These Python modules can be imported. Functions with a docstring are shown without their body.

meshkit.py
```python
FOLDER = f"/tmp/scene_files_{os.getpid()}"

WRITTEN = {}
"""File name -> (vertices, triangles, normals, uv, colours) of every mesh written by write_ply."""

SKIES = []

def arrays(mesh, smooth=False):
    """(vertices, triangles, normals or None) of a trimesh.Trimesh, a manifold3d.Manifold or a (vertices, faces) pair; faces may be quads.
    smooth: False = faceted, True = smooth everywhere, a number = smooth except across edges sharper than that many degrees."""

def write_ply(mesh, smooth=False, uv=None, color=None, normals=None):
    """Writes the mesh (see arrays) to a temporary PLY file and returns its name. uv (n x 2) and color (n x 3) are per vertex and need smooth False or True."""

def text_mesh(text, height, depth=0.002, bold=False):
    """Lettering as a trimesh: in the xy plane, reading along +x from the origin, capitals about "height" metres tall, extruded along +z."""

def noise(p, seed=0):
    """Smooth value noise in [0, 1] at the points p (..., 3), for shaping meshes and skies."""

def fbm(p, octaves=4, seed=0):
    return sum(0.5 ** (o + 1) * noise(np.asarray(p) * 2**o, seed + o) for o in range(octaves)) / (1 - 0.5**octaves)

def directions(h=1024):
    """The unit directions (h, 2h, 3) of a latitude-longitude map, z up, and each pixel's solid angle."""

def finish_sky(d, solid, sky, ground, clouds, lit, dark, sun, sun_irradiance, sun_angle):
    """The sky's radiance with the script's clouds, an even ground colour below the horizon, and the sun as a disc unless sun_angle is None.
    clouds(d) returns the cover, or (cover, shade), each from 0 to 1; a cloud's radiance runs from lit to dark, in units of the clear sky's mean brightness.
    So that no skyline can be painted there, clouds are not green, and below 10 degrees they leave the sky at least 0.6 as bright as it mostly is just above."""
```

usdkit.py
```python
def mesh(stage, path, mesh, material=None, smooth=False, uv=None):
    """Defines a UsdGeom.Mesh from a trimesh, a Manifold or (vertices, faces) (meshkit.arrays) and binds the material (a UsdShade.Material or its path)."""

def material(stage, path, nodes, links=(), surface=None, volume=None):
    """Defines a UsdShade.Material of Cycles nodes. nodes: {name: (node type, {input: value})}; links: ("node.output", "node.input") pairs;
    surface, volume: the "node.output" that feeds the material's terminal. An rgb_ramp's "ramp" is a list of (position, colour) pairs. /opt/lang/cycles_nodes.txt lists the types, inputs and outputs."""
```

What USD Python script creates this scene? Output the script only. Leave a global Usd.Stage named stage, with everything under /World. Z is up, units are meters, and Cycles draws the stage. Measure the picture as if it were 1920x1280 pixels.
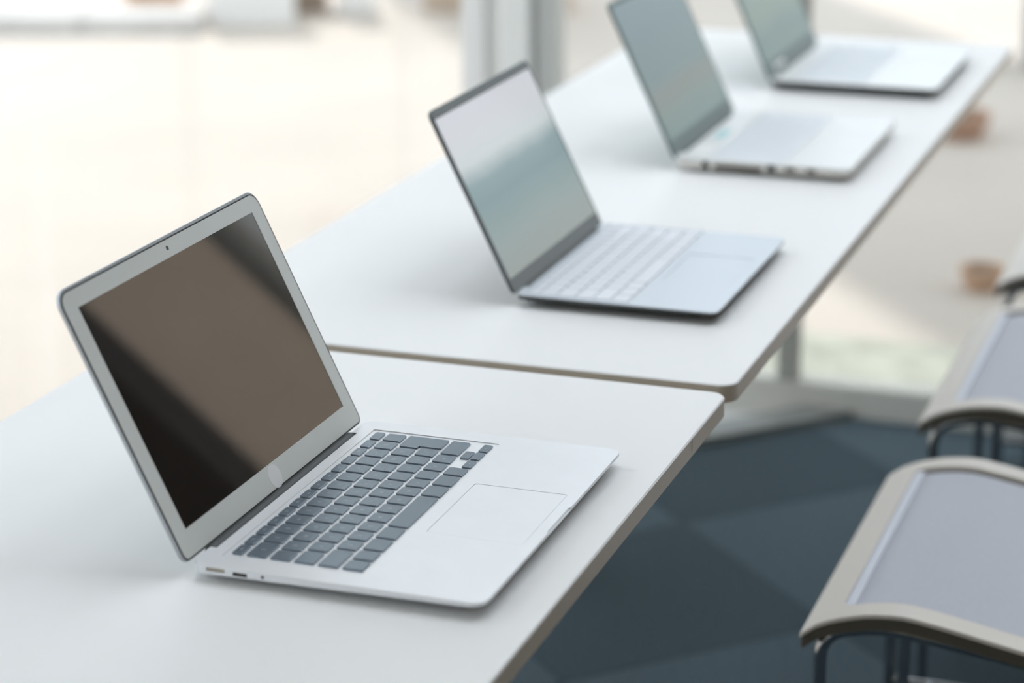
import math, random
import numpy as np
import trimesh
import manifold3d as m3
import usdkit, meshkit
from pxr import Usd, UsdGeom, UsdLux, UsdShade, Gf, Sdf

stage = Usd.Stage.CreateInMemory()
UsdGeom.SetStageUpAxis(stage, UsdGeom.Tokens.z)
UsdGeom.SetStageMetersPerUnit(stage, 1.0)
UsdGeom.Xform.Define(stage, '/World')
UsdGeom.Scope.Define(stage, '/World/Looks')
random.seed(7)

# ------------------------------------------------------------------ camera
FOCAL_PX = 4377.2
cam = UsdGeom.Camera.Define(stage, '/World/camera')
R = np.array([[0.336251525943721, -0.9417513115570738, -0.006275227569588648],
              [-0.2880184551775905, -0.09648823522913, -0.9527514848413068],
              [0.8966494748660889, 0.32217152197351623, -0.3036860708884008]])
CAM = np.array([-1.5499, -0.52008, 0.6630 + 0.7325])
mat = np.eye(4)
mat[0, :3], mat[1, :3], mat[2, :3], mat[3, :3] = R[0], -R[1], -R[2], CAM
cam.AddTransformOp().Set(Gf.Matrix4d(*mat.ravel().tolist()))
cam.CreateHorizontalApertureAttr(36.0)
cam.CreateVerticalApertureAttr(24.0)
cam.CreateFocalLengthAttr(FOCAL_PX * 36.0 / 1920)
cam.CreateFStopAttr(3.7)
cam.CreateFocusDistanceAttr(1.875)
cam.CreateClippingRangeAttr(Gf.Vec2f(0.05, 500))
cam.CreateExposureAttr(-1.0)

# ------------------------------------------------------------------ sky and sun
sky = UsdLux.DomeLight.Define(stage, '/World/sky')
sky.CreateIntensityAttr(1.25)
sky.CreateColorAttr(Gf.Vec3f(0.91, 1.0, 1.09))
sun = UsdLux.DistantLight.Define(stage, '/World/sun')
sun.CreateIntensityAttr(1.35)
sun.CreateNormalizeAttr(True)
sun.CreateAngleAttr(1.5)
sun.CreateColorAttr(Gf.Vec3f(1.0, 0.965, 0.94))
_el, _az = math.radians(58), math.atan2(0.6, 0.8)
_s = np.array([math.cos(_el) * math.cos(_az), math.cos(_el) * math.sin(_az), math.sin(_el)])     # towards the sun
_x = np.cross([0, 0, 1], _s); _x /= np.linalg.norm(_x); _y = np.cross(_s, _x)
mat = np.eye(4); mat[0, :3], mat[1, :3], mat[2, :3] = _x, _y, _s
sun.AddTransformOp().Set(Gf.Matrix4d(*mat.ravel().tolist()))
FILL_PANEL_NITS = 7.3      # brightness of the added, unseen fill panels under the ceiling

# ------------------------------------------------------------------ helpers
MM = 0.001
used = {}


def numbered(path):
    n = used.get(path, 0)
    used[path] = n + 1
    return path if n == 0 else f'{path}_{n:03d}'


def tag(p, label=None, cat=None, group=None, kind=None):
    p = p.GetPrim() if hasattr(p, 'GetPrim') else p
    for k, v in (('label', label), ('category', cat), ('group', group), ('kind', kind)):
        if v:
            p.SetCustomDataByKey(k, v)
    return p


def thing(name, label, cat, loc=(0, 0, 0), rotz=0, group=None):
    x = UsdGeom.Xform.Define(stage, numbered('/World/' + name))
    x.AddTranslateOp().Set(Gf.Vec3d(*loc))
    if rotz:
        x.AddRotateZOp().Set(rotz)
    return tag(x, label, cat, group)


def obj(name, mesh, material, parent=None, smooth=30, label=None, kind=None):
    base = str(parent.GetPath()) if parent is not None else '/World'
    if isinstance(mesh, list):
        mesh = trimesh.util.concatenate([tm(m) for m in mesh])
    p = usdkit.mesh(stage, numbered(base + '/' + name), mesh, material, smooth=smooth).GetPrim()
    if label:
        p.SetCustomDataByKey('label', label)
    if kind:
        p.SetCustomDataByKey('kind', kind)
    return p


def tm(m):
    if hasattr(m, 'to_mesh'):
        k = m.to_mesh()
        return trimesh.Trimesh(k.vert_properties[:, :3], k.tri_verts, process=False)
    return m


def mm(m):
    """A mesh given in millimetres, in metres."""
    return m.scale([MM, MM, MM]) if hasattr(m, 'to_mesh') else m.copy().apply_scale(MM)


def rr(x0, y0, x1, y1, r, n=6, r2=None):
    """Outline of a rounded rectangle; r2: radius of the two corners at y1."""
    r2 = r if r2 is None else r2
    pts = []
    for cx, cy, a0, q in ((x1 - r, y0 + r, -90, r), (x1 - r2, y1 - r2, 0, r2), (x0 + r2, y1 - r2, 90, r2), (x0 + r, y0 + r, 180, r)):
        for k in range(n + 1):
            a = math.radians(a0 + 90 * k / n)
            pts.append((cx + q * math.cos(a), cy + q * math.sin(a)))
    return np.array(pts)


def hull(*rings):
    """rings: (outline, z) with z a number or a function of y."""
    P = []
    for o, z in rings:
        zz = np.array([z(y) for _, y in o]) if callable(z) else np.full(len(o), float(z))
        P.append(np.c_[o, zz])
    return m3.Manifold.hull_points(np.vstack(P))


def prism(outline, z0, z1, holes=()):
    c = m3.CrossSection([outline.tolist() if hasattr(outline, 'tolist') else outline])
    for h in holes:
        c = c - m3.CrossSection([h.tolist() if hasattr(h, 'tolist') else h])
    return c.extrude(z1 - z0).translate([0, 0, z0])


def bx(x0, x1, y0, y1, z0, z1, bevel=0.0):
    if not bevel:
        return m3.Manifold.cube([x1 - x0, y1 - y0, z1 - z0]).translate([x0, y0, z0])
    P = []
    for dx, dy, dz in ((0, bevel, bevel), (bevel, 0, bevel), (bevel, bevel, 0)):
        for sx in (x0 + dx, x1 - dx):
            for sy in (y0 + dy, y1 - dy):
                for sz in (z0 + dz, z1 - dz):
                    P.append((sx, sy, sz))
    return m3.Manifold.hull_points(np.array(P))


def cyl(p, q, r, n=24):
    p, q = np.array(p, float), np.array(q, float)
    return trimesh.creation.cylinder(radius=r, segment=[p, q], sections=n)


def man(t):
    t = t.copy(); t.merge_vertices()
    return m3.Manifold(m3.Mesh(np.asarray(t.vertices, np.float32), np.asarray(t.faces, np.uint32)))


def tube(points, r, fillet=0.0, n=14, closed_ends=True):
    """A round bar along points with rounded bends."""
    P = [np.array(p, float) for p in points]
    path = [P[0]]
    for k in range(1, len(P) - 1):
        a, b, c = P[k - 1], P[k], P[k + 1]
        u, v = (a - b), (c - b)
        lu, lv = np.linalg.norm(u), np.linalg.norm(v)
        f = min(fillet, lu * .45, lv * .45)
        if f <= 0:
            path.append(b); continue
        s, e = b + u / lu * f, b + v / lv * f
        for t in np.linspace(0, 1, 9):
            path.append((1 - t) ** 2 * s + 2 * t * (1 - t) * b + t * t * e)
    path.append(P[-1])
    path = np.array(path)
    T = np.gradient(path, axis=0)
    T /= np.linalg.norm(T, axis=1)[:, None]
    ref = np.array([0, 0, 1.0]) if abs(T[0][2]) < .9 else np.array([1.0, 0, 0])
    V, F = [], []
    a = np.linspace(0, 2 * np.pi, n, endpoint=False)
    nrm = np.cross(T[0], ref); nrm /= np.linalg.norm(nrm)
    for p, t in zip(path, T):
        nrm = nrm - t * (nrm @ t); nrm /= np.linalg.norm(nrm)
        b = np.cross(t, nrm)
        V.append(p + r * (np.cos(a)[:, None] * nrm + np.sin(a)[:, None] * b))
    V = np.vstack(V)
    m = len(path)
    for i in range(m - 1):
        for j in range(n):
            k = (j + 1) % n
            F += [(i * n + j, i * n + k, (i + 1) * n + k), (i * n + j, (i + 1) * n + k, (i + 1) * n + j)]
    V = np.vstack([V, path[0], path[-1]])
    for j in range(n):
        k = (j + 1) % n
        F += [(m * n, k, j), (m * n + 1, (m - 1) * n + j, (m - 1) * n + k)]
    return trimesh.Trimesh(V, np.array(F), process=False)


# ------------------------------------------------------------------ materials
def mat_plain(name, color, rough=0.5, metallic=0.0, spec=0.5, noise=None, bump=None, coat=0.0, ior=1.5, coat_ior=1.5, tint=(1, 1, 1)):
    """noise: (scale, amount) varies the colour a little; bump: (scale, strength, distance)."""
    nodes = {'p': ('principled_bsdf', {'base_color': color, 'roughness': rough, 'metallic': metallic, 'specular_ior_level': spec, 'coat_weight': coat, 'ior': ior, 'coat_ior': coat_ior, 'coat_roughness': .12, 'specular_tint': tint})}
    links = []
    if noise or bump:
        nodes['tc'] = ('texture_coordinate', {})
    if noise:
        s, a = noise
        nodes['n'] = ('noise_texture', {'scale': s, 'detail': 4.0})
        lo, hi = [max(0, c * (1 - a)) for c in color], [min(1, c * (1 + a)) for c in color]
        nodes['r'] = ('rgb_ramp', {'ramp': [(0.3, lo), (0.7, hi)]})
        links += [('tc.object', 'n.vector'), ('n.fac', 'r.fac'), ('r.color', 'p.base_color')]
    if bump:
        s, st, d = bump
        nodes['bn'] = ('noise_texture', {'scale': s, 'detail': 3.0})
        nodes['b'] = ('bump', {'strength': st, 'distance': d})
        links += [('tc.object', 'bn.vector'), ('bn.fac', 'b.height'), ('b.normal', 'p.normal')]
    return usdkit.material(stage, '/World/Looks/' + name, nodes, links, surface='p.BSDF')


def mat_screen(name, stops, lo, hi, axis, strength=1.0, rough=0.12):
    """A display panel with a soft emissive colour ramp up its own height."""
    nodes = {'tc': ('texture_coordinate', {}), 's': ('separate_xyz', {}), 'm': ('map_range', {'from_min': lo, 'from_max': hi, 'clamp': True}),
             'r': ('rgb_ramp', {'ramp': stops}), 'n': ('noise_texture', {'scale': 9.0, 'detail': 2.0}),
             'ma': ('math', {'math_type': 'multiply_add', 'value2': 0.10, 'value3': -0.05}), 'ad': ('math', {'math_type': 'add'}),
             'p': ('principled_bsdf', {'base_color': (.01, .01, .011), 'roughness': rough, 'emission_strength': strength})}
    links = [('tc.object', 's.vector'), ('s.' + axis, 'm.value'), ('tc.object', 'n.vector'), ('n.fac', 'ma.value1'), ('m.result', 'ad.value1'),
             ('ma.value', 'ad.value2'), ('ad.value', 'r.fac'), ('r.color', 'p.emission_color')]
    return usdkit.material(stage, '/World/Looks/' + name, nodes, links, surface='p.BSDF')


def mat_emit(name, color, strength):
    return usdkit.material(stage, '/World/Looks/' + name, {'e': ('emission', {'color': color, 'strength': strength})}, [], surface='e.emission')


M = {}
M['laminate'] = mat_plain('laminate', (.79, .785, .775), .48, noise=(3, .012), bump=(900, .03, .0005))
M['edge_band'] = mat_plain('edge_band', (.60, .53, .44), .45)
M['table_metal'] = mat_plain('table_metal', (.72, .74, .76), .35, noise=(5, .02))
M['aluminium'] = mat_plain('aluminium', (.745, .757, .775), .42, metallic=.75, noise=(40, .012))
M['bezel_silver'] = mat_plain('bezel_silver', (.69, .71, .68), .45)
M['lid_silver'] = mat_plain('lid_silver', (.42, .445, .47), .40, metallic=.75)
M['gasket'] = mat_plain('gasket', (.012, .013, .014), .5)
M['key_black'] = mat_plain('key_black', (.036, .062, .10), .25, ior=2.7, tint=(.80, .92, 1.0))
M['legend'] = mat_plain('legend', (.42, .44, .46), .5)
M['hinge_black'] = mat_plain('hinge_black', (.03, .034, .04), .35)
M['port_dark'] = mat_plain('port_dark', (.025, .022, .02), .5)
M['port_tan'] = mat_plain('port_tan', (.36, .32, .26), .4, metallic=.5)
M['rubber'] = mat_plain('rubber', (.03, .03, .03), .8)
M['display_off'] = mat_plain('display_off', (.02, .015, .012), .03, spec=1.0)
M['sticker'] = mat_plain('sticker', (.83, .83, .83), .55)
M['lens_dark'] = mat_plain('lens_dark', (.02, .03, .04), .2)
M['silver_blue'] = mat_plain('silver_blue', (.60, .64, .69), .40, metallic=.6)
M['key_pale'] = mat_plain('key_pale', (.76, .78, .82), .5)
M['key_grey'] = mat_plain('key_grey', (.72, .76, .80), .5)
M['bezel_black'] = mat_plain('bezel_black', (.07, .08, .085), .22)
M['body_dark'] = mat_plain('body_dark', (.045, .048, .045), .45)
M['body_silver'] = mat_plain('body_silver', (.74, .745, .74), .42, metallic=.4)
M['side_silver'] = mat_plain('side_silver', (.62, .60, .56), .42, metallic=.3)
M['lid_teal'] = mat_plain('lid_teal', (.10, .15, .15), .35)
M['teal_label'] = mat_plain('teal_label', (.42, .66, .68), .5)
M['white_label'] = mat_plain('white_label', (.86, .86, .86), .5)
M['chair_rim'] = mat_plain('chair_rim', (.66, .61, .55), .45)
M['chair_shell'] = mat_plain('chair_shell', (.085, .075, .055), .5)
M['chair_mesh'] = mat_plain('chair_mesh', (.50, .51, .55), .75, noise=(700, .10), bump=(1400, .15, .0005))
M['chair_piping'] = mat_plain('chair_piping', (.68, .70, .76), .5)
M['chrome'] = mat_plain('chrome', (.36, .37, .38), .09, metallic=1.0)
M['carpet_dark'] = mat_plain('carpet_dark', (.062, .086, .101), .95, spec=.1, noise=(160, .30), bump=(420, .6, .003))
M['carpet_light'] = mat_plain('carpet_light', (.088, .119, .138), .95, spec=.1, noise=(160, .28), bump=(420, .6, .003))
M['floor_trim'] = mat_plain('floor_trim', (.20, .21, .20), .45)
M['hard_floor'] = mat_plain('hard_floor', (.78, .79, .80), .2, noise=(6, .06))
M['frame_grey'] = mat_plain('frame_grey', (.38, .37, .33), .5)
M['rail_grey'] = mat_plain('rail_grey', (.62, .60, .54), .5)
M['column_shade'] = mat_plain('column_shade', (.60, .61, .58), .5)
M['frame_light'] = mat_plain('frame_light', (.84, .84, .81), .45)
M['frame_white'] = mat_plain('frame_white', (.82, .81, .79), .45)
M['wall_tan'] = mat_plain('wall_tan', (.55, .44, .32), .8, noise=(2, .02))
M['wall_dark'] = mat_plain('wall_dark', (.035, .034, .032), .6)
M['ceiling'] = mat_plain('ceiling', (.82, .82, .81), .9)
M['paving'] = mat_plain('paving', (.51, .452, .398), .85, noise=(1.3, .05))
M['pale_stone'] = mat_plain('pale_stone', (.44, .43, .415), .8, noise=(3, .06))
M['gravel'] = mat_plain('gravel', (.48, .52, .545), .8, noise=(30, .15))
M['moss'] = mat_plain('moss', (.40, .405, .34), .9, noise=(14, .18))
M['kerb'] = mat_plain('kerb', (.55, .53, .51), .8, noise=(8, .08))
M['road'] = mat_plain('road', (.36, .375, .385), .85, noise=(3, .06))
M['terracotta'] = mat_plain('terracotta', (.58, .38, .26), .8, noise=(9, .2))
M['rust'] = mat_plain('rust', (.44, .27, .19), .8, noise=(25, .2))
M['brown_wood'] = mat_plain('brown_wood', (.20, .13, .08), .7, noise=(12, .25))
M['white_paint'] = mat_plain('white_paint', (.75, .75, .74), .6)
M['peach_wall'] = mat_plain('peach_wall', (.50, .38, .28), .8, noise=(4, .1))
M['brick_brown'] = mat_plain('brick_brown', (.78, .60, .46), .8, noise=(.6, .12))
M['render_grey'] = mat_plain('render_grey', (.86, .90, .90), .8, noise=(.5, .1))
M['box_grey'] = mat_plain('box_grey', (.24, .245, .25), .6)
M['slab_grey'] = mat_plain('slab_grey', (.6, .6, .58), .6)
M['added_fill'] = mat_emit('added_fill', (.89, .97, 1.07), FILL_PANEL_NITS)
M['glass'] = usdkit.material(stage, '/World/Looks/glass', {
    't': ('transparent_bsdf', {'color': (.965, .975, .97)}), 'g': ('glossy_bsdf', {'color': (1, 1, 1), 'roughness': 0.0}),
    'w': ('layer_weight', {'blend': 0.5}), 'p': ('math', {'math_type': 'power', 'value2': 5.0}),
    'k': ('math', {'math_type': 'multiply_add', 'value2': .45, 'value3': .02}), 'm': ('mix_closure', {})},
    [('w.facing', 'p.value1'), ('p.value', 'k.value1'), ('k.value', 'm.fac'), ('t.BSDF', 'm.closure1'), ('g.BSDF', 'm.closure2')], surface='m.closure')

# ------------------------------------------------------------------ the room
WX, WY = 2.345, 0.93           # inner faces of the end glazing and of the side glazing
RX0, RY0, RZ = -4.2, -4.2, 2.9
S2 = math.sqrt(2)
DIAG = 2.590                   # the carpet stops along x + y = DIAG


def struct(name, label=None, loc=None):
    x = UsdGeom.Xform.Define(stage, '/World/' + name)
    return tag(x, label, None, None, 'structure')


floor = struct('floor', 'room floor of blue-grey carpet tiles laid on the diagonal')
obj('base', bx(RX0, WX, RY0, WY, -.12, -.012), M['hard_floor'], floor, label='pale hard floor in the window corner')
room = [(RX0, RY0), (WX, RY0), (WX, DIAG - WX - .02), (DIAG - WY - .02, WY), (RX0, WY)]
room_cs = m3.CrossSection([room])
TS, U0, V0 = .425, 1.523, .976
for iu in range(-9, 6):
    for iv in range(-10, 14):
        u0, v0 = U0 + iu * TS, V0 + iv * TS
        g = .0012
        q = [(u0 + g, v0 + g), (u0 + TS - g, v0 + g), (u0 + TS - g, v0 + TS - g), (u0 + g, v0 + TS - g)]
        q = [((u + v) / S2, (u - v) / S2) for u, v in q][::-1]
        c = m3.CrossSection([q]) ^ room_cs
        if c.area() < .002:
            continue
        cx, cy = np.mean(q, axis=0)
        if cx < -1.3 or cy < -2.2:          # far behind the camera: one plain carpet piece below
            continue
        b = c.bounds()
        light = (iu + iv) % 2 == 1
        obj('carpet_tile', c.extrude(.012).translate([0, 0, -.012]), M['carpet_light' if light else 'carpet_dark'], floor, smooth=False)
plain = m3.CrossSection([[(RX0, RY0), (-1.62, RY0), (-1.62, WY), (RX0, WY)]]) + m3.CrossSection([[(-1.62, RY0), (WX, RY0), (WX, -2.52), (-1.62, -2.52)]])
obj('carpet', plain.extrude(.009).translate([0, 0, -.012]), M['carpet_dark'], floor, smooth=False)
p0, p1 = np.array([WX, DIAG - WX]), np.array([DIAG - WY, WY])
d = (p1 - p0) / np.linalg.norm(p1 - p0); nn = np.array([d[1], -d[0]])
if nn @ np.array([1, 1]) > 0:
    nn = -nn
q = [p0 + nn * .016, p1 + nn * .016, p1 - nn * .052, p0 - nn * .052]
obj('carpet_trim', (m3.CrossSection([[tuple(a) for a in q]], m3.FillRule.NonZero) ^ m3.CrossSection([[(RX0, RY0), (WX, RY0), (WX, WY), (RX0, WY)]])).extrude(.026).translate([0, 0, -.012]), M['floor_trim'], floor, label='grey edge strip where the carpet ends')

ceiling = struct('ceiling', 'white ceiling slab reaching out over the glazing')
obj('slab', bx(RX0 - .2, WX + 1.6, RY0 - .2, WY + 1.6, RZ, RZ + .18), M['ceiling'], ceiling)
for i in range(3):
    for j in range(3):
        lx, ly = .40 + i * .72, -1.05 + j * .8
        obj('fill_panel', bx(lx - .3, lx + .3, ly - .3, ly + .3, RZ - .012, RZ - .002), M['added_fill'], ceiling)  # unseen glowing panels, added to brighten the interior
obj('wall', bx(RX0 - .15, RX0, RY0, WY, -.12, RZ), M['wall_tan'], tag(UsdGeom.Xform.Define(stage, '/World/wall_back'), 'plain wall behind the camera', kind='structure'))
obj('wall', bx(RX0, WX, RY0 - .15, RY0, -.12, RZ), M['wall_tan'], tag(UsdGeom.Xform.Define(stage, '/World/wall_right'), 'plain wall along the chair side of the room', kind='structure'))
we = struct('wall_end', 'dark solid part of the end wall beside the glazing')
obj('wall', bx(WX, WX + .12, RY0, -1.34, -.12, RZ), M['wall_dark'], we)

# end glazing (window_1): rails, mullions, panes
w1 = struct('window_1', 'floor-to-ceiling end glazing with grey metal rails')
obj('bottom_rail', bx(WX, WX + .05, -1.34, WY, -.03, .057, .004), M['rail_grey'], w1)
obj('top_rail', bx(WX, WX + .05, -1.34, WY, RZ - .06, RZ), M['frame_grey'], w1)
posts = [.357, -.294, -.945]
for y in posts:
    obj('mullion', bx(WX, WX + .03, y - .0195, y + .0195, .055, RZ - .05, .003), M['frame_grey'], w1)
ys = [-1.34] + sorted(posts) + [.79]
for a, b in zip(ys[:-1], ys[1:]):
    obj('pane', bx(WX + .018, WX + .024, a + .012, b - .012, .05, RZ - .055), M['glass'], w1, smooth=False)
# side glazing (window_2)
w2 = struct('window_2', 'floor-to-ceiling side glazing behind the tables')
obj('bottom_rail', bx(RX0, WX, WY, WY + .05, -.03, .057, .004), M['frame_grey'], w2)
obj('top_rail', bx(RX0, WX, WY, WY + .05, RZ - .06, RZ), M['frame_grey'], w2)
xs = [RX0, -2.9, -1.2, .46, WX - .03]
for x in xs[1:-1]:
    obj('mullion', bx(x - .02, x + .02, WY, WY + .03, .055, RZ - .05, .003), M['frame_grey'], w2)
obj('upright', bx(WX - .032, WX - .012, WY - .012, WY + .03, .0, RZ - .01), M['frame_white'], w2, label='thin white jamb beside the corner column')
for a, b in zip(xs[:-1], xs[1:]):
    obj('pane', bx(a + .012, b - .012, WY + .012, WY + .018, .05, RZ - .055), M['glass'], w2, smooth=False)
col = struct('trim_1', 'pale corner column between the two glazings')
obj('upright', bx(WX - .02, WX + .055, .790, .8279, -.012, RZ, .004), M['column_shade'], col, label='added grey piece painting the column side face in shade')  # added piece, its grey paints shade onto this face of the column
obj('column', bx(WX - .045, WX + .055, .828, .884, -.012, RZ, .004), M['frame_light'], col)
obj('column_back', bx(WX - .012, WX + .055, .884, WY + .03, -.012, RZ), M['frame_light'], col)

# ------------------------------------------------------------------ outside
ground = struct('ground', 'sunlit beige paving outside the glazing')
obj('paving', bx(-14, 16, -16, 16, -.30, -.045), M['paving'], ground, smooth=False)
obj('gravel_strip', bx(WX + .05, 2.62, -3.0, .80, -.10, -.032), M['gravel'], ground, label='pale bluish gravel strip along the end glazing')
obj('moss_strip', bx(2.62, 2.90, -3.0, .52, -.10, -.028), M['moss'], ground, label='pale green planted strip outside the end glazing')
# added unseen slab, shaped to throw the broad band of shade on the paving
wk = struct('shade_caster', 'added unseen flat slab shading a band of the paving')
dirw, nrmw = np.array([.8, .6]), np.array([-.6, .8])
q = [dirw * t + nrmw * s for t, s in ((1.5, -1.62), (13, -1.62), (13, -3.25), (1.5, -3.25))]
shift = np.array([_s[0], _s[1]]) / _s[2] * 4.4
q = [a + shift for a in q][::-1]
obj('shade_slab', m3.CrossSection([[tuple(a) for a in q]], m3.FillRule.NonZero).extrude(.15).translate([0, 0, 4.35]), M['slab_grey'], wk)
for t in (4.5, 10.5):
    c = dirw * t + nrmw * -2.45 + shift
    obj('post', cyl((c[0], c[1], -.05), (c[0], c[1], 4.36), .07), M['frame_light'], wk)


def far(name, mesh, material, label, cat, loc, rotz=0, group=None):
    t = thing(name, label, cat, loc, rotz, group)
    for pn, pm, mt in mesh:
        obj(pn, pm, material if mt is None else mt, t)
    return t


G = -.045
kb = thing('kerb', 'short grey kerb on the paving at the top left corner, beyond the glass', 'kerb', (5.54, 3.84, G), -72)
for i in range(3):
    obj('kerb_stone', bx(-.62 + i * .42, -.62 + i * .42 + .415, -.10, .10, -.02, .07, .01), M['kerb'], kb)


def planter(w, h, name, m, label, cat, loc, rotz=0):
    t = thing(name, label, cat, loc, rotz)
    o = bx(-w, w, -w, w, 0, h, .012) - bx(-w + .035, w - .035, -w + .035, w - .035, h * .5, h + .1)
    obj('box', o, m, t)
    obj('soil', bx(-w + .034, w - .034, -w + .034, w - .034, h * .5 - .02, h * .86), M['brown_wood'], t)
    return t


planter(.10, .30, 'planter', M['terracotta'], 'blurred orange-brown planter at the top left, between the kerb and the white pier', 'planter', (6.02, 3.58, G), -65)
t = thing('gate_pier', 'broad white pier between the two brown objects at the top left', 'pier', (5.93, 3.14, G), -66)
obj('shaft', bx(-.15, .15, -.10, .10, 0, .42, .01), M['white_paint'], t)
obj('cap', bx(-.17, .17, -.12, .12, .42, .46, .01), M['white_paint'], t)
planter(.075, .30, 'planter', M['brown_wood'], 'blurred dark brown planter at the top edge, left of the white bollard', 'planter', (6.22, 3.06, G), -65)
t = thing('bollard', 'blurred white bollard at the top edge beside the dark brown planter', 'bollard', (6.17, 2.84, G))
obj('shaft', cyl((0, 0, .04), (0, 0, .42), .06), M['white_paint'], t)
obj('collar', cyl((0, 0, 0), (0, 0, .04), .085), M['kerb'], t)
t = thing('low_wall', 'low peach-coloured wall along the top edge left of the column', 'wall', (6.45, 2.40, G), -73)
obj('masonry', bx(-.27, .27, -.06, .06, 0, .45, .008), M['peach_wall'], t)
obj('coping', bx(-.29, .29, -.08, .08, .45, .49, .008), M['pale_stone'], t)


def pot(name, m, label, loc, r=.09, h=.10):
    prof = np.array([(0, 0), (r * .7, 0), (r, h * .9), (r, h), (r * .9, h), (r * .85, h * .75), (0, h * .72)])
    t = thing(name, label, 'pot', loc)
    obj('bowl', trimesh.creation.revolve(prof, sections=28), m, t)
    obj('soil', cyl((0, 0, h * .6), (0, 0, h * .8), r * .84), M['brown_wood'], t)


pot('plant_pot', M['rust'], 'small rust-red pot outside, right of the far end of the table', (4.86, .455, G), .085, .07)
pot('plant_pot', M['terracotta'], 'small orange pot outside, left of the farthest chair', (3.38, .165, G), .05, .05)
t = thing('utility_box', 'blurred grey box on the paving at the right edge, beyond the table end', 'box', (5.95, .33, G), 20)
obj('body', bx(-.09, .09, -.09, .09, 0, .28, .01), M['box_grey'], t)
obj('lid', bx(-.10, .10, -.10, .10, .28, .31, .008), M['box_grey'], t)

# buildings across the way (seen only mirrored in the screens)
t = thing('building', 'brown brick building across the way, mirrored in the nearest dark screen', 'building', (13.0, -9.2, G))
obj('facade', bx(0, 6, -6.5, 2.2, 0, 9), M['brick_brown'], t)
t = thing('building', 'grey rendered building across the way, left of the brown one', 'building', (13.4, -3.0, G))
obj('facade', bx(0, 6, -3.9, 3.6, 0, 9), M['render_grey'], t)

# ------------------------------------------------------------------ tables
TABLE_Z = .72
Y0, Y1 = -.037, .540


def make_table(name, label, x0, x1):
    t = thing(name, label, 'table', ((x0 + x1) / 2, (Y0 + Y1) / 2, 0))
    hx, hy = (x1 - x0) / 2, (Y1 - Y0) / 2
    th = .018
    o = lambda i: rr(-hx + i, -hy + i, hx - i, hy - i, .016 - min(i, .01), 8)
    obj('tabletop', hull((o(.0012), TABLE_Z), (o(.0), TABLE_Z - .0012), (o(.0), TABLE_Z - .0016)), M['laminate'], t)
    obj('edge_band', hull((o(.0), TABLE_Z - .0016), (o(.0), TABLE_Z - th + .001), (o(.002), TABLE_Z - th)), M['edge_band'], t)
    for s in (-1, 1):
        lx = s * (hx - .62)
        obj('leg', bx(lx - .025, lx + .025, .250, .284, .012, TABLE_Z - th, .006), M['table_metal'], t)
        obj('base_plate', bx(lx - .05, lx + .05, .247, .287, 0, .013, .003), M['table_metal'], t)
    obj('cross_beam', bx(-hx + .16, hx - .16, .255, .279, TABLE_Z - .09, TABLE_Z - th, .004), M['table_metal'], t)
    return t


ta = make_table('table', 'white-topped table in the foreground under the nearest laptop', .363 - 1.8, .363)
obj('edge_seam', bx(.2418 - (.363 - .9) - .0005, .2418 - (.363 - .9) + .0005, -.2889, -.2880, TABLE_Z - .012, TABLE_Z - .001), M['kerb'], ta, label='fine dark seam in the edge strip')
make_table('table', 'white-topped table beyond the gap, under the three far laptops', .383, 2.135)

# ------------------------------------------------------------------ laptops
def lid_frame(hy, hz, ang):
    c, s = math.cos(ang), math.sin(ang)
    A = np.eye(4)
    A[:3, 0], A[:3, 1], A[:3, 2], A[:3, 3] = (1, 0, 0), (0, c, s), (0, -s, c), (0, hy, hz)
    return A


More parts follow.
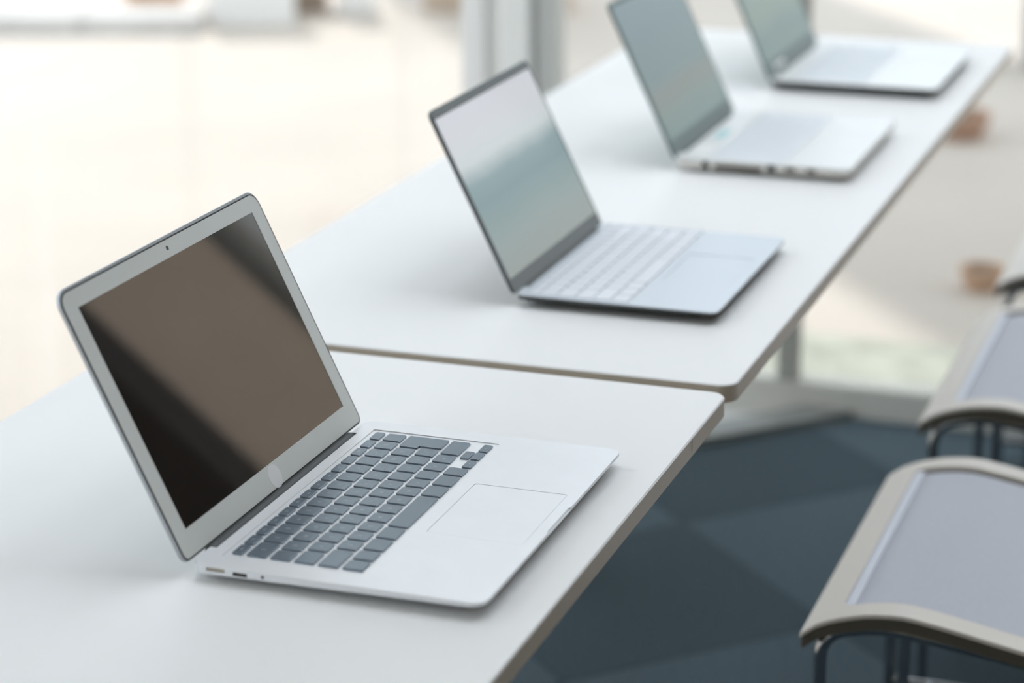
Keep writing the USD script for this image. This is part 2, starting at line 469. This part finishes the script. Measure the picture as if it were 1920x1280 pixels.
def place(m, A):
    """A mesh built in millimetres in the lid's own frame, moved onto the laptop, in metres."""
    return tm(m).copy().apply_transform(A).apply_scale(MM)


def key_mesh(x0, y0, x1, y1, zb, zt, r=1.6, n=3):
    return hull((rr(x0, y0, x1, y1, r, n), zb), (rr(x0, y0, x1, y1, r, n), zt - .35), (rr(x0 + .35, y0 + .35, x1 - .35, y1 - .35, r, n), zt))


def cap(m, z0):
    return m.translate([0, 0, z0])


# ---- nearest laptop: silver, black keys
DK = 12.5                       # its deck above the table
L1 = thing('laptop', 'nearest silver laptop with black keys, a dark brown screen and a round white sticker', 'laptop', (0, 0, TABLE_Z))
W2, D = 162.5, 227.0
side = lambda y: DK - 3.2 - 4.2 * min(1, max(0, y / 95.0)) ** .8
base = hull((rr(-W2 + .35, .35, W2 - .35, D - .35, 11, 8), DK), (rr(-W2, 0, W2, D, 11, 8), DK - .4), (rr(-W2, 0, W2, D, 11, 8), lambda y: side(y) + .9),
            (rr(-W2 + .9, .9, W2 - .9, D - .9, 11, 8), side), (rr(-W2 + 10, 16, W2 - 10, D - 5, 11, 8), DK - 9.4), (rr(-W2 + 22, 40, W2 - 22, D - 12, 11, 8), DK - 10.5))
scoop = m3.Manifold.batch_hull([m3.Manifold.sphere(6, 32).translate([-22, -3.4, DK + 3.2]), m3.Manifold.sphere(6, 32).translate([26, -3.4, DK + 3.2])])
base = base - scoop - bx(-130, 130, 221.3, 232, -5, DK + 5)
base = base - prism(rr(-143.3, 99.6, 143.3, 211.3, 1.5, 4), DK - .7, DK + 2)
base = base - prism(rr(-52.9, 10.7, 53.1, 87.3, 2.4, 5), DK - .45, DK + 2)
base = base - bx(-164, -160.5, 199.0, 213.8, DK - 4.0, DK - 1.2) - bx(-164, -160.5, 181.3, 192.8, DK - 5.2, DK - 2.2)
base = base - man(cyl((-164, 169.1, DK - 3.2), (-160.5, 169.1, DK - 3.2), 1.35, 20))
b1 = obj('base', mm(base), M['aluminium'], L1)
obj('port', mm(bx(-161.9, -160.4, 199.1, 213.7, DK - 3.9, DK - 1.3)), M['port_tan'], b1, label='tan power socket')
obj('port', mm(bx(-161.7, -160.4, 181.4, 192.7, DK - 5.1, DK - 2.3)), M['port_dark'], b1, label='dark rectangular socket')
obj('port', mm(cyl((-161.6, 169.1, DK - 3.2), (-160.4, 169.1, DK - 3.2), 1.3, 20)), M['port_dark'], b1, label='small round audio socket')
obj('indicator', mm(cyl((63, .05, DK - 1.4), (63, .6, DK - 1.4), .7, 12)), M['port_dark'], b1)
for fx, fy in ((-128, 52), (128, 52), (-128, 196), (128, 196)):
    obj('rubber_foot', mm(cyl((fx, fy, 0), (fx, fy, DK - 10.3), 6.5)), M['rubber'], b1)
obj('trackpad', mm(prism(rr(-52.4, 11.15, 52.6, 86.85, 2.0, 5), DK - .46, DK - .16)), M['aluminium'], L1)
obj('hinge', mm(cyl((-129.4, 226.8, DK - 4.6), (129.4, 226.8, DK - 4.6), 4.8, 28)), M['hinge_black'], L1)
kbd = obj('keyboard', mm(prism(rr(-143.2, 99.7, 143.2, 211.2, 1.5, 4), DK - .72, DK - .62)), M['aluminium'], L1)
KX, U = -136.25, 19.0
rows = [('fn', 197.75, 8.57, [14.5 / 14] * 14, ['esc'] + [f'F{k}' for k in range(1, 13)] + ['']),
        ('n', 178.82, 15.93, [1.5] + [1] * 13, list('1234567890-^') + ['\\', '']),
        ('q', 159.89, 15.93, [1] * 13, [''] + list('QWERTYUIOP@[')),
        ('a', 140.96, 15.93, [1.25] + [1] * 12, [''] + list('ASDFGHJKL;:]')),
        ('z', 122.03, 15.93, [1.75] + [1] * 11 + [1.75], [''] + list('ZXCVBNM,./_') + ['']),
        ('b', 102.56, 16.47, [1, 1, 1.25, 1.25, 3.5, 1.25, 1.25, 1], [''] * 8)]
legends = []
ZT, ZB = DK + .75, DK - .6


def legend(txt, x, y, h=2.6):
    if not txt:
        return
    m = meshkit.text_mesh(txt, h, .02)
    c = m.bounds.mean(0)
    m.apply_translation([x - c[0], y - c[1], ZT - .012 - m.bounds[0][2]])
    legends.append(m)


for rn, y, dp, ws, txt in rows:
    x = 0.0
    for w, s in zip(ws, txt):
        a, b = KX + x * U, KX + (x + w) * U - 3.0
        obj('key', mm(key_mesh(a, y, b, y + dp, ZB, ZT)), M['key_black'], kbd)
        legend(s, (a + b) / 2, y + dp / 2, 1.9 if rn == 'fn' else 3.0)
        x += w
a, b = KX + 13 * U, KX + 14.5 * U - 3
c = m3.CrossSection([[(a, 159.89), (b, 159.89), (b, 175.82), (a, 175.82)]]) + m3.CrossSection([[(KX + 13.25 * U, 140.96), (b, 140.96), (b, 175.82), (KX + 13.25 * U, 175.82)]])
c = c.offset(-1.5, m3.JoinType.Round, 2, 24).offset(1.5, m3.JoinType.Round, 2, 24)
obj('key', mm(c.extrude(ZT - ZB).translate([0, 0, ZB])), M['key_black'], kbd, label='tall return key with a stepped outline')
hd = 7.1
for x, yb, s in ((11.5, 102.56, '<'), (12.5, 102.56, 'v'), (12.5, 102.56 + 16.47 - hd - .6, '^'), (13.5, 102.56, '>')):
    a, b = KX + x * U, KX + (x + 1) * U - 3.0
    obj('key', mm(key_mesh(a, yb, b, yb + hd + .6, ZB, ZT, 1.3)), M['key_black'], kbd)
    legend(s, (a + b) / 2, yb + hd / 2, 2.0)
obj('key_legend', mm(trimesh.util.concatenate(legends)), M['legend'], kbd, smooth=False, label='tiny grey lettering on the keys', kind='stuff')

A = lid_frame(230.41, DK - 1.56, math.radians(64.40))
LW, LH = 161.67, 216.6
o = lambda i: rr(-LW + i, i, LW - i, LH - i, 7 - min(i, 3), 8, 13 - min(i, 5))
og = lambda i: rr(-LW + i, i, LW - i, LH - i - 1.7, 7 - min(i, 3), 8, 12.5 - min(i, 5))
shell = hull((o(.35), 0), (o(0), -.5), (o(0), -2.6), (o(.8), -3.9), (o(2.6), -4.8), (o(5), -5.2))
lid = obj('lid', place(shell, A), M['lid_silver'], L1)
obj('gasket', place(prism(og(.6), -.1, .40, [og(1.7)]), A), M['gasket'], lid)
SB = 20.82
scr = [(-143.25, SB), (143.25, SB), (143.25, SB + 179), (-143.25, SB + 179)]
obj('bezel', place(prism(og(1.65), -.1, .34, [np.array(scr)]), A), M['bezel_silver'], lid)
obj('display', place(bx(-143.25, 143.25, SB, SB + 179, -.1, .08), A), M['display_off'], lid, label='switched-off glossy dark display')
obj('webcam', place(cyl((0, 207.0, .2), (0, 207.0, .37), 1.9, 20), A), M['lens_dark'], lid)
obj('sticker', place(cyl((-1.2, 10.2, .3), (-1.2, 10.2, .45), 9.6, 40), A), M['sticker'], lid, label='round white sticker')


# ---- the three laptops behind it
def far_laptop(cfg):
    t = thing('laptop', cfg['label'], 'laptop', (cfg['x'], cfg['y'], TABLE_Z))
    w, dpt, dk = cfg['w'] / 2, cfg['d'], cfg['deck']
    r = cfg.get('r', 9)
    zb = cfg.get('zb', 2.0)          # underside above the table
    sf, sb_ = cfg['side']            # wall height at the front and at the rear
    top_t = cfg.get('top_t', 2.0)
    sd = lambda y: dk - sf - (sb_ - sf) * min(1, max(0, y / dpt))
    deck = hull((rr(-w + .5, .5, w - .5, dpt - .5, r, 6), dk), (rr(-w, 0, w, dpt, r, 6), dk - .5), (rr(-w, 0, w, dpt, r, 6), dk - top_t))
    kx0, kx1, ky0, ky1 = cfg['keys']
    tp = cfg['pad']
    deck = deck - prism(rr(kx0 - 1.5, ky0 - 1.5, kx1 + 1.5, ky1 + 1.5, 2, 3), dk - .8, dk + 2)
    deck = deck - prism(rr(tp[0] - .4, tp[1] - .4, tp[2] + .4, tp[3] + .4, 2, 3), dk - .8, dk + 2)
    deck = deck - bx(-w * .82, w * .82, dpt - 6, dpt + 5, -5, dk + 5)
    sc = m3.Manifold.batch_hull([m3.Manifold.sphere(6, 24).translate([-22, -4.2, dk + 3]), m3.Manifold.sphere(6, 24).translate([22, -4.2, dk + 3])])
    obj('deck', mm(deck - sc), M[cfg['deck_mat']], t)
    body = hull((rr(-w + .3, .3, w - .3, dpt - .3, r, 6), dk - top_t), (rr(-w + .3, .3, w - .3, dpt - .3, r, 6), lambda y: min(sd(y), dk - top_t - .3)),
                (rr(-w + 12, 16, w - 12, dpt - 6, r, 6), zb), (rr(-w + 12, 30, w - 12, dpt - 6, r, 6), zb))
    body = body - bx(-w * .82, w * .82, dpt - 6, dpt + 5, -5, dk + 5)
    bd = obj('body', mm(body), M[cfg['body_mat']], t)
    for fx in (-w + 30, w - 30):
        for fy in (45, dpt - 25):
            obj('rubber_foot', mm(cyl((fx, fy, 0), (fx, fy, zb + .4), 6)), M['rubber'], bd)
    for y0, y1, z0, z1, mt in cfg.get('ports', ()):
        obj('port', mm(bx(-w - .25, -w + 1.4, y0, y1, dk + z0, dk + z1)), M[mt], bd)
    obj('hinge', mm(cyl((-w * .815, dpt - 1.5, dk - 4.5), (w * .815, dpt - 1.5, dk - 4.5), 4.2)), M['hinge_black'], t)
    obj('trackpad', mm(prism(rr(tp[0], tp[1], tp[2], tp[3], 2, 3), dk - .8, dk - .25)), M[cfg['deck_mat']], t)
    kb_ = obj('keyboard', mm(bx(kx0 - 1.4, kx1 + 1.4, ky0 - 1.4, ky1 + 1.4, dk - .85, dk - .7)), M[cfg.get('well_mat', cfg['deck_mat'])], t)
    plan = [[1] * 15, [1] * 13 + [2], [1.5] + [1] * 12 + [1.5], [1.75] + [1] * 11 + [2.25], [2.25] + [1] * 10 + [2.75], [1.25, 1.25, 1.25, 5, 1.25, 1.25, 1.25, 1.25, 1.25]]
    fr = .62
    pitch = (ky1 - ky0) / (5 + fr)
    y = ky1
    for k, ws in enumerate(plan):
        h = pitch * (fr if k == 0 else 1)
        y -= h
        x, u = kx0, (kx1 - kx0) / 15
        for wk_ in ws:
            obj('key', mm(key_mesh(x + 1, y + 1, x + wk_ * u - 1, y + h - 1, dk - .75, dk + .5, 1.4, 2)), M[cfg['key_mat']], kb_)
            x += wk_ * u
    for x0, y0, x1, y1, mt, nm, lb in cfg.get('labels', ()):
        obj(nm, mm(prism(rr(x0, y0, x1, y1, 1, 2), dk - .05, dk + .12)), M[mt], t, label=lb)
    A = lid_frame(cfg['hy'], dk + cfg['hz'], math.radians(cfg['ang']))
    lw, lh = cfg.get('lw', cfg['w']) / 2, cfg['lh']
    o = lambda i: rr(-lw + i, i, lw - i, lh - i, 5 - min(i, 3), 6, cfg.get('lr', 8) - min(i, 4))
    ld = obj('lid', place(hull((o(.4), 0), (o(0), -.5), (o(0), -2.4), (o(.8), -3.6), (o(3), -4.4)), A), M[cfg['lid_mat']], t)
    s0, s1, sb0, sb1 = cfg['screen']     # side, side, bottom, top margins
    q = np.array([(-lw + s0, sb0), (lw - s1, sb0), (lw - s1, lh - sb1), (-lw + s0, lh - sb1)])
    obj('bezel', place(prism(o(.9), -.1, .3, [q]), A), M[cfg['bezel_mat']], ld)
    mats = cfg['wall']  # colour stops of the emission ramp up the panel
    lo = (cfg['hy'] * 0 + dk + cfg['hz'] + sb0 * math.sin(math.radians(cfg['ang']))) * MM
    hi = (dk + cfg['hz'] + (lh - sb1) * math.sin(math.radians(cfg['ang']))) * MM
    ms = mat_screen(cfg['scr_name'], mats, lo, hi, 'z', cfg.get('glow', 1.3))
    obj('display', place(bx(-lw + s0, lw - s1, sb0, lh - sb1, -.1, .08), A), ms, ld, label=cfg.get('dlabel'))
    obj('webcam', place(cyl((0, lh - sb1 / 2, .2), (0, lh - sb1 / 2, .36), min(1.6, sb1 * .3), 14), A), M['lens_dark'], ld)
    for x0, h0, x1, h1, mt, nm, lb in cfg.get('lid_marks', ()):
        obj(nm, place(prism(rr(x0, h0, x1, h1, min(1.0, (h1 - h0) * .4), 3), .28, .42), A), M[mt], ld, label=lb)
    return t


SRGB = lambda r, g, b: tuple(((c / 255 + .055) / 1.055) ** 2.4 for c in (r, g, b))
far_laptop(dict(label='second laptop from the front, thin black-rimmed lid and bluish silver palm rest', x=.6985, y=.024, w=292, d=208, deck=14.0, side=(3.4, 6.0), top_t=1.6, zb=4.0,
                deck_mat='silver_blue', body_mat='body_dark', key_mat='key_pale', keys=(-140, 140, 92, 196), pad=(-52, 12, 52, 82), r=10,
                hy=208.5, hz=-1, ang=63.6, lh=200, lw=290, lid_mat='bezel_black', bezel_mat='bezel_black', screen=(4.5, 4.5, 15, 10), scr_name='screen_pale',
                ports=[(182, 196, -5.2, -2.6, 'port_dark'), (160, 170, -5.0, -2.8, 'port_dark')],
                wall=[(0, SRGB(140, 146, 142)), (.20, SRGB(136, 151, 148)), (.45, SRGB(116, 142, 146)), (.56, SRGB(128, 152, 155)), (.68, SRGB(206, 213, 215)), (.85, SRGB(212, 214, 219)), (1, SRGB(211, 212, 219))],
                glow=1.6, dlabel='display with emissive colour ramp, pale above and grey-teal below'))
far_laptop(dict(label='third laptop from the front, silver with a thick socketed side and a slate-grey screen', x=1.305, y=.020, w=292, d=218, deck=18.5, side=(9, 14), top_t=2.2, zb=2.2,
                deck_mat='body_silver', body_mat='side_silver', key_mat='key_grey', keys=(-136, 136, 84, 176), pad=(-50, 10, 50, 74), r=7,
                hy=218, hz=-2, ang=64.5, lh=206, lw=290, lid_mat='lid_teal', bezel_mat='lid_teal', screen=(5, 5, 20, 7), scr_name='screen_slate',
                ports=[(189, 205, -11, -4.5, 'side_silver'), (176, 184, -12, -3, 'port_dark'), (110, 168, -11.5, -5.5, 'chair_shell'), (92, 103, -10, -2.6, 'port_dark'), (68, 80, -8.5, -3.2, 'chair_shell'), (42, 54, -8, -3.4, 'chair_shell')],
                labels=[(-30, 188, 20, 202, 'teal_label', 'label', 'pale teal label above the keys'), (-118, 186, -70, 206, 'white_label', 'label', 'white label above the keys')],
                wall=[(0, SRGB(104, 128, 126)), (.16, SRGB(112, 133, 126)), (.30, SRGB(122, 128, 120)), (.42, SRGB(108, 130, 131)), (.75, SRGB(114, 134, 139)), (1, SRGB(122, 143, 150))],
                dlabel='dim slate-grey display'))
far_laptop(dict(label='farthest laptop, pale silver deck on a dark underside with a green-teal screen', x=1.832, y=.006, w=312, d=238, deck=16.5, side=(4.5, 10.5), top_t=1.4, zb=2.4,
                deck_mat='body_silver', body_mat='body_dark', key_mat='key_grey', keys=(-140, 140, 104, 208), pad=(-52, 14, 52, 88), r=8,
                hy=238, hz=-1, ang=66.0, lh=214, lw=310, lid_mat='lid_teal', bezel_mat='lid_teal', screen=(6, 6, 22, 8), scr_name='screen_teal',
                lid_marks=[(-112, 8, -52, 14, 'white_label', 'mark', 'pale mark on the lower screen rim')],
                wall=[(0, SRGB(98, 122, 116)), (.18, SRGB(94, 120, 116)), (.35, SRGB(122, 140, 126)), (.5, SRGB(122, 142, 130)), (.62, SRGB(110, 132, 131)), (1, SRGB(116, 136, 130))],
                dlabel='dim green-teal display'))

# ------------------------------------------------------------------ chairs
PY = np.array([0, 16, 42, 72, 97, 123, 153, 213, 280, 340, 400, 440]) * -MM
PZ = np.array([444, 457, 468, 475, 477, 474, 469, 458, 449, 446, 450, 458]) * MM
prof = lambda y: np.interp(-np.asarray(y), -PY, PZ)
from scipy.interpolate import PchipInterpolator
_pc = PchipInterpolator(-PY, PZ)
prof = lambda y: _pc(np.clip(-np.asarray(y), 0, .44))


def bent(cs, z0, z1):
    """A flat plate, cut fine and laid onto the curve of the seat."""
    t = tm(cs.extrude(z1 - z0).translate([0, 0, z0]).refine_to_length(.012))
    v = np.array(t.vertices); v[:, 2] += prof(v[:, 1])
    return trimesh.Trimesh(v, t.faces, process=False)


CW = .2245
chair_group = 'mesh-seated chairs along the table'


def make_chair(label, loc):
    t = thing('chair', label, 'chair', loc, 0, chair_group)
    out = m3.CrossSection([rr(-CW, -.44, CW, 0, .02, 4, .004).tolist()])
    inn = m3.CrossSection([rr(-CW + .030, -.41, CW - .030, -.036, .010, 4).tolist()])
    inn2 = m3.CrossSection([rr(-CW + .036, -.404, CW - .036, -.042, .008, 4).tolist()])
    obj('seat_frame', bent(out - inn, -.004, 0), M['chair_rim'], t)
    obj('seat_shell', bent(out.offset(-.0012) - inn2, -.017, -.004), M['chair_shell'], t, label='dark underside rim of the seat')
    obj('seat', bent(inn - m3.CrossSection(), -.009, -.0045), M['chair_mesh'], t, label='grey mesh seat panel')
    obj('seat_piping', bent(m3.CrossSection([[(-CW + .034, -.047), (CW - .034, -.047), (CW - .034, -.0362), (-CW + .034, -.0362)]]), -.0045, -.0012), M['chair_piping'], t, label='pale piping along the front of the mesh')
    for s in (-1, 1):
        x = s * (CW - .026)
        obj('leg_frame', tube([(x, -.016, .004), (x, -.016, .437), (x, -.075, .452), (x, -.30, .424), (x, -.40, .424), (x, -.47, .004)], .0065, .03), M['chrome'], t)
        obj('stretcher', tube([(x, -.016, .205), (x, -.437, .205)], .0055), M['chrome'], t)
        obj('glide', cyl((x, -.016, 0), (x, -.016, .02), .010), M['rubber'], t)
        obj('glide', cyl((x, -.469, 0), (x, -.466, .02), .010), M['rubber'], t)
        obj('back_post', tube([(x, -.38, .43), (x, -.46, .46), (x, -.53, .78)], .0065, .04), M['chrome'], t)
    obj('support_post', tube([(0, -.065, .205), (0, -.065, .455)], .0062), M['chrome'], t)
    obj('crossbar', tube([(-CW + .026, -.065, .205), (CW - .026, -.065, .205)], .0055), M['chrome'], t)
    y, z = np.linspace(-1, 1, 13), np.linspace(.56, .79, 7)
    V, F = [], []
    for off in (0, -.012):
        for zz in z:
            for a in y:
                V.append((a * (CW - .01), -.478 - .22 * (zz - .56) - .035 * (1 - a * a) + off + .004, zz))
    n, mrow = 13, 7
    k = n * mrow
    for i in range(mrow - 1):
        for j in range(n - 1):
            a = i * n + j
            F += [(a, a + n + 1, a + 1), (a, a + n, a + n + 1), (k + a, k + a + 1, k + a + n + 1), (k + a, k + a + n + 1, k + a + n)]
    edge = [j for j in range(n)] + [i * n + n - 1 for i in range(1, mrow)] + [(mrow - 1) * n + j for j in range(n - 2, -1, -1)] + [i * n for i in range(mrow - 2, 0, -1)]
    for a, b in zip(edge, edge[1:] + edge[:1]):
        F += [(a, b, k + b), (a, k + b, k + a)]
    obj('backrest', trimesh.Trimesh(np.array(V), np.array(F)), M['chair_mesh'], t)
    return t


first = make_chair('nearest grey mesh chair, its whole seat edge seen at the lower right', (.6985, -.084, 0))
for label, x in (('middle grey mesh chair, behind the nearest one at the right edge', 1.3305), ('farthest grey mesh chair, only its seat corner in view at the right edge', 1.9415)):
    c = thing('chair', label, 'chair', (x, -.084, 0), 0, chair_group)
    c.GetReferences().AddInternalReference(first.GetPath())
    c.SetInstanceable(True)
